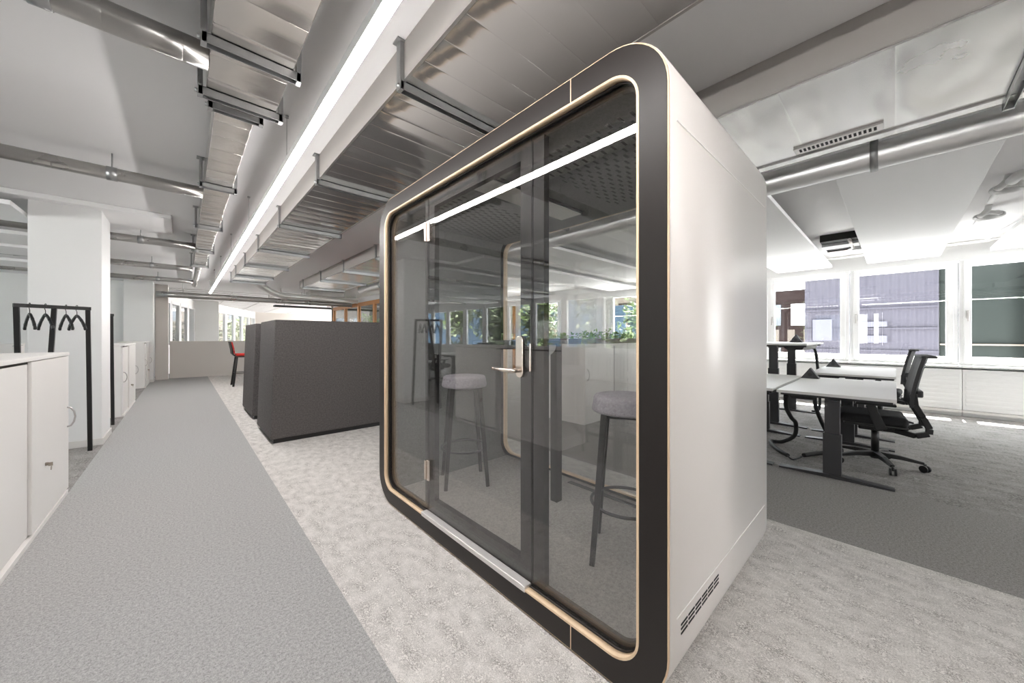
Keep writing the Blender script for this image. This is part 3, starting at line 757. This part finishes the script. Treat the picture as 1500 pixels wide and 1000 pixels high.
# cluttered services at the far ceiling
for i, (x0, x1, y, z, l) in enumerate(((1.7, 4.1, 13.6, 2.36, 'nearest dark cable tray beyond the corridor end, behind the elbow pipe'), (2.4, 6.4, 15.2, 2.3, 'farther dark cable tray beyond the corridor end'))):
    m = MB(); m.box(x0, x1, y-.12, y+.12, z, z+.01); m.box(x0, x1, y-.12, y-.11, z, z+.06); m.box(x0, x1, y+.11, y+.12, z, z+.06)
    for x in (x0+.3, (x0+x1)/2, x1-.3): m.cyl((x, y-.1, z+.005), (x, y-.1, CZ-.001), .006, 6)
    tag(m.build('ceiling_cable_tray', 'charcoal'), l, 'cable tray', 'cable trays over the far room')
for i, (x, y, l) in enumerate(((3.4, 12.6, 'near flat silver duct end hanging over the far room'), (5.0, 16.2, 'far flat silver duct hanging over the far room'))):
    m = MB(); m.box(x-.5, x+.5, y-.3, y+.3, 2.44, 2.66); m.box(x-.4, x-.37, y-.02, y+.02, 2.66, CZ-.001)
    tag(m.build('ceiling_duct', 'duct_m', bevel=.005), l, 'duct', 'flat ducts over the far room')

# ------------------------------------------------------------------ linear light
LX = .51
ll = thing('linear_light', 'long glowing white linear ceiling light above the corridor', 'light', (LX, 0, 2.36))
MB().box(-.02, .02, -5.5, 11.9, -.0175, .03).build('housing', 'trimw', ll)
MB().box(-.0195, .0195, -5.5, 11.9, -.03, -.0177).build('diffuser', 'led', ll)
for y in (.9, 2.77, 4.64, 6.5, 8.4, 10.2): 
    m = MB(); m.cyl((0, y, .03), (0, y, CZ-2.361), .0018, 6); m.cyl((0, y, CZ-2.375), (0, y, CZ-2.361), .012, 12); m.build('suspension_wire', 'galv', ll)
MB().tube([(0, 11.9, 0), (.03, 12.0, -.005), (.04, 12.1, .06), (.02, 12.15, .2), (0, 12.15, CZ-2.361)], .008, 8).build('cord', 'trimw', ll)

# ------------------------------------------------------------------ suspended acoustic panels
RL = ['white acoustic ceiling panel at the right picture edge', 'white acoustic ceiling panel above the office chairs, whole underside showing', 'white acoustic ceiling panel above the raised desk, cut off by the booth side', 'white acoustic ceiling panel above the planter sideboard, seen through the booth', 'white acoustic ceiling panel behind the planter sideboard, seen through the booth', 'farthest white acoustic ceiling panel on the window side, seen through the booth']
for i, y in enumerate((-1.78, -.49, .79, 2.07, 3.35, 4.63)):
    p = thing('acoustic_panel', RL[i], 'ceiling panel', (6.35, y+.41, 2.5), 0, 'acoustic ceiling panels on the window side')
    MB().box(-2.45, 2.45, -.41, .41, 0, .045).build('panel', 'panel', p, bevel=.003)
    for x in (-2, 0, 2): MB().cyl((x, 0, .045), (x, 0, CZ-2.501), .004, 6).build('hanger_rod', 'galv', p)
LLb = ['nearest white acoustic ceiling panel of the left room', 'second white acoustic ceiling panel of the left room, beside the near column', 'third white acoustic ceiling panel of the left room', 'fourth white acoustic ceiling panel of the left room', 'fifth white acoustic ceiling panel of the left room', 'sixth white acoustic ceiling panel of the left room', 'seventh white acoustic ceiling panel of the left room']
for i, y in enumerate((1.2, 3.1, 4.4, 5.7, 7.3, 8.35, 9.9)):
    p = thing('acoustic_panel', LLb[i], 'ceiling panel', (-3.75, y+.4, 2.47), 0, 'acoustic ceiling panels of the left room')
    MB().box(-2.45, 2.55, -.4, .4, 0, .045).build('panel', 'panel', p, bevel=.003)
    top = (2.645 if 5.5 < y < 6.9 else CZ)-2.471
    for x in (-2, 2): MB().cyl((x, 0, .045), (x, 0, top), .004, 6).build('hanger_rod', 'galv', p)

# ceiling fixtures on the window side: dark chilled-beam box and white pipes
fb = thing('ceiling_ventilator', 'dark slim ventilation unit with pipes between the white ceiling panels', 'ventilation unit', (7.35, .55, 2.6))
m = MB(); m.box(-.5, -.1, -.2, .2, 0, .099); m.box(.05, .5, -.2, .2, 0, .099); m.build('housing', 'dark', fb, bevel=.005)
MB().tube([(-.55, -.12, -.03), (.1, -.12, -.03), (.2, -.05, -.03), (.2, .18, -.03)], .02, 10).build('pipe', 'alu', fb)
MB().box(-.3, -.05, -.2, .2, -.04, -.0005).build('bracket', 'trimw', fb, bevel=.004)
def ubend(label, x, y):
    t = thing('ceiling_pipe', label, 'pipe', (x, y, 2.6), 0, 'white U-bend pipes under the ceiling')
    P = [(.085*math.cos(R(a)), .085*math.sin(R(a)), .0) for a in range(-125, 126, 10)]
    MB().tube(P, .03, 14).build('bend', 'white_pipe', t)
    e = P[-1]; MB().tube([e, (e[0]-.03, e[1]-.02, .01), (e[0]-.05, e[1]-.05, .05), (e[0]-.05, e[1]-.06, CZ-2.601)], .027, 12).build('riser', 'white_pipe', t)
    e = P[0]; MB().tube([e, (e[0]-.03, e[1]+.02, .01), (e[0]+.06, 0, .04), (.22, .02, .06), (.7, .03, .06)], .024, 12).build('branch', 'white_pipe', t)
ubend('white U-bend pipe under the ceiling at the right picture edge, nearer one', 5.62, -.72)
ubend('white U-bend pipe under the ceiling at the right picture edge, nearer the windows', 6.75, -.73)
wp2 = thing('ceiling_pipe', 'straight white pipe running into the U bends, top right corner', 'pipe', (0, 0, 0))
MB().tube([(5.3, -3.0, 2.64), (5.3, -1.6, 2.64), (5.32, -.8, 2.64), (5.38, -.74, 2.64), (5.5, -.72, 2.63)], .04, 16).build('pipe', 'white_pipe', wp2)
MB().cyl((5.3, -1.7, 2.675), (5.3, -1.7, CZ-.001), .006, 6).build('hanger_rod', 'galv', wp2)
wp3 = thing('ceiling_conduit', 'thin white conduit running along the window head', 'conduit', (0, 0, 0))
MB().tube([(8.6, -3.1, 2.62), (8.6, 2.5, 2.62)], .014, 10).build('conduit', 'white_pipe', wp3)
MB().tube([(6.2, -1.25, 2.67), (8.3, -.98, 2.67), (8.6, -.9, 2.63)], .012, 10).build('branch', 'white_pipe', wp3)

# ------------------------------------------------------------------ desks, sockets, chairs
def desk(label, x0, yc, top, length=1.6, depth=.76, legs=(.09, 1.5), tray=1, group='white desks by the window'):
    t = thing('desk', label, 'desk', (x0, yc, 0), 0, group)
    d = depth/2
    MB().box(0, length, -d, d, top-.025, top).build('tabletop', 'desk', t, bevel=.002)
    MB().box(.08, length-.08, -.05, .05, top-.065, top-.026).build('beam', 'charcoal', t)
    for x in legs:
        MB().box(x-.035, x+.035, -.06, .06, .03, top-.35).build('leg', 'charcoal', t, bevel=.004)
        MB().box(x-.028, x+.028, -.05, .05, top-.35, top-.066).build('leg_inner', 'charcoal', t, bevel=.003)
        MB().box(x-.03, x+.03, -d+.02, d-.02, top-.05, top-.026).build('bracket', 'charcoal', t)
        MB().add([(x-.04, -.37, .0), (x+.04, -.37, 0), (x+.04, .37, 0), (x-.04, .37, 0), (x-.04, -.37, .012), (x+.04, -.37, .012), (x+.04, .37, .012), (x-.04, .37, .012), (x-.04, -.06, .03), (x+.04, -.06, .03), (x+.04, .06, .03), (x-.04, .06, .03)],
                 [(0, 3, 2, 1), (0, 1, 5, 4), (2, 3, 7, 6), (4, 5, 9, 8), (8, 9, 10, 11), (11, 10, 6, 7), (0, 4, 8, 11, 7, 3), (1, 2, 6, 10, 9, 5)]).build('foot', 'charcoal', t)
    y = d-.1
    MB().prism([(tray*(y-.2), top-.027), (tray*(y+.06), top-.027), (tray*(y+.02), top-.095), (tray*(y-.14), top-.095)], .2, length-.2, 'X').build('cable_tray', 'black', t)
    return t
dA = desk('white desk in front of the window, nearest to the booth, with an office chair', 4.05, .37, .73)
dB = desk('white desk next to the windows, behind the nearest desk', 5.95, .37, .76)
dC = desk('white desk across from the nearest desk, mostly hidden by the booth', 4.05, 1.16, .735, tray=-1)
dD = desk('raised standing height white desk near the windows', 5.95, 1.16, 1.13, legs=(.14, 1.42), tray=-1)
dE = desk('white desk deep in the left room, mirrored in the booth glass', -4.7, 8.3, .73, group='white desks of the left room')
dF = desk('second white desk deep in the left room, farther back', -4.7, 9.1, .73, tray=-1, group='white desks of the left room')
def pyramid(label, x, y, z):
    t = thing('desk_socket', label, 'power socket', (x, y, z), 0, 'triangular desk sockets')
    m = MB(); a = .085
    m.add([(-.05, -a, 0), (-.05, a, 0), (.05, -a, 0), (.05, a, 0), (-.05, 0, .125), (.05, 0, .125)], [(0, 2, 3, 1), (0, 1, 4), (2, 5, 3), (0, 4, 5, 2), (1, 3, 5, 4)])
    m.build('housing', 'charcoal', t, bevel=.004)
    MB().cyl((-.0515, 0, .045), (-.0495, 0, .045), .02, 16).build('socket_face', 'black', t)
pyramid('dark triangular socket box on the nearest desk', 5.45, .68, .73)
pyramid('dark triangular socket box on the desk next to the windows', 7.3, .64, .76)
pyramid('dark triangular socket box on the raised desk', 7.1, 1.06, 1.13)

def office_chair(label, loc, rz, group):
    """faces +Y"""
    t = thing('office_chair', label, 'office chair', loc, rz, group)
    hub = MB(); hub.cyl((0, 0, .06), (0, 0, .13), .035, 16)
    for k in range(5):
        a = R(90+36+72*k); c, s = math.cos(a), math.sin(a)
        hub.bar((.02*c, .02*s, .105), (.17*c, .17*s, .1), .05, .05, .042, .036); hub.bar((.165*c, .165*s, .1), (.31*c, .31*s, .078), .042, .036, .03, .022)
    base = hub.build('base', 'blackp', t, bevel=.004)
    for k in range(5):
        a = R(90+36+72*k); c, s = math.cos(a), math.sin(a)
        m = MB(); px, py = .315*c, .315*s; b = R(40+50*k); dx, dy = math.cos(b), math.sin(b)
        for sg in (-1, 1): m.cyl((px+dx*.008*sg, py+dy*.008*sg, .03), (px+dx*.024*sg, py+dy*.024*sg, .03), .03, 18)
        m.cyl((px, py, .04), (px, py, .075), .01, 10); m.build('caster', 'blackp', base)
    MB().cyl((0, 0, .12), (0, 0, .36), .028, 16).build('gas_column', 'black', t)
    MB().box(-.12, .12, -.16, .12, .34, .4).build('mechanism', 'blackp', t, bevel=.015)
    st = MB()
    st.box(-.245, .245, -.2, .25, .415, .5); st.build('seat', 'fabric', t, bevel=.035, seg=4)
    MB().box(-.22, .22, -.2, .22, .392, .416).build('seat_pan', 'blackp', t, bevel=.01)
    # back frame: two side uprights sweeping from under the seat
    prof = [(-.12, .37), (-.24, .355), (-.315, .385), (-.318, .43), (-.28, .52), (-.235, .62), (-.225, .72)]
    for sg in (-1, 1):
        m = MB()
        for (ya, za), (yb_, zb) in zip(prof[:-1], prof[1:]): m.bar((sg*(.14 if za < .4 and ya > -.2 else .2), ya, za), (sg*.2, yb_, zb), .04, .045)
        m.build('back_frame', 'blackp', t, bevel=.006)
    bm = MB(); rows = [(-.2, .6), (-.205, .7), (-.225, .82), (-.25, .94), (-.275, 1.04)]
    for (ya, za), (yb_, zb) in zip(rows[:-1], rows[1:]):
        for i in range(6):
            x0, x1 = -.225+.075*i, -.15+.075*i
            def cy(x): return -.03*(1-(x/.225)**2)
            bm.add([(x0, ya+cy(x0), za), (x1, ya+cy(x1), za), (x1, yb_+cy(x1), zb), (x0, yb_+cy(x0), zb), (x0, ya+cy(x0)-.025, za), (x1, ya+cy(x1)-.025, za), (x1, yb_+cy(x1)-.025, zb), (x0, yb_+cy(x0)-.025, zb)],
                   [(0, 1, 2, 3), (7, 6, 5, 4), (0, 4, 5, 1), (1, 5, 6, 2), (2, 6, 7, 3), (3, 7, 4, 0)])
    bm.build('backrest', 'mesh', t)
    MB().box(-.228, .228, -.36, -.27, 1.035, 1.055).build('top_lip', 'mesh', t, bevel=.006)
    MB().box(-.2, .2, -.285, -.245, .69, .75).build('lumbar_bar', 'charcoal', t, bevel=.01)
    for sg in (-1, 1):
        ar = MB(); ar.bar((sg*.2, -.02, .375), (sg*.275, 0, .4), .05, .03); ar.bar((sg*.275, -.03, .385), (sg*.275, .045, .6), .02, .075, .02, .06, up=(0, 1, 0))
        a_ = ar.build('armrest', 'blackp', t, bevel=.004)
        MB().box(sg*.275-.04, sg*.275+.04, -.12, .14, .6, .622).build('arm_pad', 'blackp', a_, bevel=.008)
    return t
ch = office_chair('black office chair tucked under the nearest desk by the window', (4.87, .13, 0), R(4), 'black office chairs')
dup(ch, (7.1, .14, 0), R(-3), 'black office chair behind the nearest one, at the desk next to the windows')
dup(ch, (-3.7, 7.75, 0), R(8), 'black office chair in the left room, near side of the desk mirrored in the glass')
dup(ch, (-2.75, 8.35, 0), R(95), 'black office chair at the desk end of the left room, mirrored in the glass')
# cables
def smooth(P, n=6):
    P = [Vector(p) for p in P]; out = []
    for i in range(len(P)-1):
        p0, p1, p2, p3 = P[max(i-1, 0)], P[i], P[i+1], P[min(i+2, len(P)-1)]
        for k in range(n):
            t = k/n; out.append(.5*((2*p1)+(p2-p0)*t+(2*p0-5*p1+4*p2-p3)*t*t+(3*p1-p0-3*p2+p3)*t**3))
    return out+[P[-1]]
tag(MB().tube(smooth([(4.36, .73, .64), (4.5, .75, .5), (4.75, .75, .36), (4.93, .74, .27), (4.98, .76, .12), (5.02, .88, .02), (4.95, .97, .018), (4.67, .86, .018), (4.5, .74, .018)]), .02, 10).build('cable_sleeve', 'cable'), 'black cable sleeve hanging from the nearest desk down to the carpet', 'cable')
tag(MB().tube(smooth([(4.5, .74, .01), (4.42, .69, .007), (4.5, .66, .007), (4.6, .64, .01)]), .007, 8).build('power_cable', 'cable'), 'thin black cable looping on the carpet under the nearest desk', 'cable')
tag(MB().tube(smooth([(4.62, .63, .018), (4.75, .57, .018), (4.95, .47, .02), (5.3, .44, .02), (5.4, .52, .1), (5.36, .62, .4), (5.3, .62, .62)]), .02, 10).build('cable_sleeve', 'cable'), 'black cable sleeve lying on the carpet behind the nearest desk leg', 'cable')
tag(MB().tube(smooth([(7.4, .95, 1.03), (7.52, .88, 1.0), (7.5, .84, .6), (7.46, .82, .1), (7.4, .9, .02)]), .02, 10).build('cable_sleeve', 'cable'), 'black cable sleeve hanging straight down from the raised desk', 'cable')

# ------------------------------------------------------------------ wood framed meeting room at the back
gw = thing('glazed_partition', 'wood-framed glazed meeting room wall behind the felt dens', 'glass partition', (0, 0, 0))
GX, GY0, GY1, GT = 4.3, 9.5, 14.75, 2.34
m = MB(); m.box(GX-.05, GX+.05, GY0, GY1, GT, GT+.15); m.box(GX, XR-.002, GY0-.05, GY0+.05, GT, GT+.15); m.build('head_rail', 'trimw', gw)
ys = [GY0+(GY1-GY0)*k/4 for k in range(5)]
for y in ys: MB().box(GX-.04, GX+.04, y-.065, y+.065, 0, GT).build('mullion', 'oak', gw, bevel=.004)
m = MB(); m.box(GX-.035, GX+.035, GY0, GY1, GT-.12, GT-.001); m.box(GX-.035, GX+.035, GY0, GY1, 0, .1); m.build('transom', 'oak', gw)
for a, b in zip(ys[:-1], ys[1:]): MB().box(GX-.006, GX+.006, a+.066, b-.066, .1, GT-.12).build('pane', 'wglass', gw)
xs = [GX+(XR-GX)*k/5 for k in range(6)]
for x in xs[1:]: MB().box(x-.09, x-.004, GY0-.04, GY0+.04, 0, GT).build('mullion', 'oak', gw, bevel=.004)
for a, b in zip(xs[:-1], xs[1:]): MB().box(a+.05, b-.095, GY0-.006, GY0+.006, .0, GT).build('pane', 'wglass', gw)

pp = thing('potted_plant', 'tall green potted plant inside the wood-framed meeting room', 'plant', (5.3, 13.9, 0))
MB().lathe([(.14, 0), (.19, .4), (.18, .4), (.17, .36)], n=24).build('pot', 'pot', pp)
MB().tube([(0, 0, .36), (.02, .01, .9), (-.02, 0, 1.5)], [.02, .017, .01], 8).build('stem', 'bark', pp)
leaves([(.22*math.cos(k), .22*math.sin(k), 1.1+.1*k, .1, .1, .12) for k in range(9)], 500, .16, 77).build('foliage', 'leaf_in', pp)
# ------------------------------------------------------------------ outdoors
# facade across the yard on the window side
lv_ = thing('neighbour_building', 'lavender ribbed building facade outside the right windows', 'building', (14.5, 0, -3.2))
MB().box(0, .4, -.78, 1.95, 0, 9).build('cladding', 'lav', lv_)
m = MB()
for z in (4.0, 4.62, 5.2, 6.2): m.box(-.05, 0, -.78, 1.95, z, z+.05)
m.build('ledge', 'lav', lv_)
for y0, y1, z0, z1 in ((.15, .95, 4.25, 4.45), (.15, .95, 4.7, 4.85), (1.3, 1.75, 4.3, 4.95)):
    MB().box(-.06, -.002, y0, y1, z0, z1).build('window_strip', 'pale_strip', lv_)  # pale bars stand in for bright reflections in the window panes
gr_ = thing('neighbour_building', 'dark green building wall outside the rightmost window', 'building', (14.6, 0, -3.2))
MB().box(0, .4, -8.5, -.8, 0, 9).build('cladding', 'green', gr_)
MB().box(-.08, 0, -8.5, -.8, 4.2, 4.24).build('ledge', 'stone', gr_)
MB().box(-.3, 0, -2.6, -2.1, 0, 9).build('pilaster', 'brick', gr_)
br_ = thing('neighbour_building', 'dark red-brown building with window bands beside the lavender facade', 'building', (19, 8, -3.2))
MB().box(0, 6, -6, 3.2, 0, 6.4).build('wall', 'brick', br_)
for z in (3.2, 4.9):
    for k in range(9): MB().box(-.06, -.002, -5.6+k*.95, -5.0+k*.95, z, z+.9).build('window', 'winband' if k % 3 else 'trimw', br_)
for k in range(12): MB().box(-1.4, -1.25, -5.8+k*.5, -5.6+k*.5, 3.6, 4.7).build('fence_post', 'stone', br_)
st_ = thing('neighbour_building', 'pale building behind the trees, seen through the booth glass', 'building', (21, 16, -3.2))
MB().box(0, 5, -4.4, 9, 0, 7).build('wall', 'stone', st_)
MB().box(-.5, -.002, -2.2, 2.5, 5.2, 5.6).build('canopy', 'trimw', st_)
bl = thing('blue_container', 'blue site container among the trees outside the right windows', 'container', (15.2, 8.9, -3.2)); MB().box(0, 2, -1.1, .5, 0, 5.9).build('box', 'blue', bl, bevel=.03)
def tree(label, loc, h, r, mat, seed, n=900, size=.3, group='trees outside'):
    t = thing('tree', label, 'tree', loc, 0, group); rnd = random.Random(seed)
    MB().tube([(0, 0, 0), (.05, 0, h*.4), (-.05, .06, h*.8)], [.13, .1, .05], 8).build('trunk', 'bark', t)
    cs = [(rnd.uniform(-.5, .5)*r, rnd.uniform(-.6, .6)*r, h*.3+rnd.random()*h*.65, r*.3, r*.3, r*.3) for _ in range(8)]
    leaves(cs, n, size, seed).build('foliage', mat, t)
tree('leafy tree outside the right windows, left of the blue container', (12.6, 10.6, -3.2), 6.2, 1.1, 'leaf2', 5)
tree('low bushy tree in front of the blue container', (12.6, 6.95, -3.2), 6.2, 1.0, 'leaf', 6, 1700)
tree('thin pale tree by the farthest right window', (13.2, 14.2, -3.2), 6.4, 1.0, 'leaf', 8)
tree('round tree before the dark red-brown building', (15.2, 3.5, -3.2), 4.3, .8, 'leaf2', 9)
LT = ['first', 'second', 'third', 'fourth', 'fifth', 'sixth', 'seventh']
for i, (x, y) in enumerate(((-9.3, 4.0), (-9.2, 7.25), (-9.5, 10.5), (-9.3, 13.75), (-9.5, 17.0))):
    tree('%s hedge tree outside the left windows, mirrored in the booth glass' % LT[i], (x, y, -3.2), 7.0, 1.05, 'leaf2' if i % 2 else 'leaf', 20+i, 3000, .34, 'hedge trees outside the left windows')
bb = thing('blue_hoarding', 'blue hoarding behind the hedge trees, mirrored in the booth glass', 'hoarding', (-12.6, 10, -3.2)); MB().box(-.2, 0, -8, 22, 0, 6.5).build('board', 'blue', bb)
for i, (x, y) in enumerate(((-1.6, 20.5), (-.6, 23.5), (.9, 26.5), (2.6, 29.0))):
    tree('%s tree outside the far corridor windows' % ('leftmost', 'second', 'third', 'rightmost')[i], (x, y, -3.2), 5.2+.2*i, 1.1, 'leaf', 40+i, 900, .3, 'trees outside the far windows')
wb = thing('white_apartment_block', 'white apartment block beyond the trees at the corridor end', 'building', (-4, 37, -3.2), R(-20))
MB().box(-8, 10, 0, 6, 0, 12).build('wall', 'stone', wb)
for z in (3.2, 5.6, 8.0):
    for k in range(8): MB().box(-7+k*2, -6+k*2, -.05, -.002, z, z+1.3).build('window', 'winband', wb)

# ------------------------------------------------------------------ light
w = bpy.data.worlds.new('sky'); sc.world = w; w.use_nodes = True
nt = w.node_tree; bg = nt.nodes['Background']; bg.inputs[1].default_value = 8.0
tcw = nt.nodes.new('ShaderNodeTexCoord'); spw = nt.nodes.new('ShaderNodeSeparateXYZ'); nt.links.new(tcw.outputs['Generated'], spw.inputs[0])
rw = nt.nodes.new('ShaderNodeValToRGB'); mw = nt.nodes.new('ShaderNodeMapRange'); mw.inputs['From Min'].default_value = -1; nt.links.new(spw.outputs['Z'], mw.inputs['Value'])
rw.color_ramp.elements[0].position = .49; rw.color_ramp.elements[0].color = (1.0, .985, .97, 1)      # added glow below the horizon to brighten the ceilings
rw.color_ramp.elements[1].position = .53; rw.color_ramp.elements[1].color = (.44, .46, .48, 1)      # bright hazy sky
nt.links.new(mw.outputs[0], rw.inputs[0]); nt.links.new(rw.outputs[0], bg.inputs[0]); bg.inputs[1].default_value = 19.0
sun = bpy.data.lights.new('sun', 'SUN'); sun.energy = 95; sun.angle = R(.6); sun.color = (1, .96, .9)
so_ = bpy.data.objects.new('sun', sun); COL.objects.link(so_); so_.rotation_euler = (0, R(23), R(0))

sc.view_settings.view_transform = 'Standard'; sc.view_settings.look = 'None'; sc.view_settings.gamma = 1; sc.view_settings.use_curve_mapping = False
sc.view_settings.exposure = 0.48
cy = sc.cycles
cy.max_bounces = 12; cy.diffuse_bounces = 6; cy.glossy_bounces = 6; cy.transmission_bounces = 4; cy.transparent_max_bounces = 40
cy.caustics_reflective = False; cy.caustics_refractive = False; cy.sample_clamp_indirect = 6
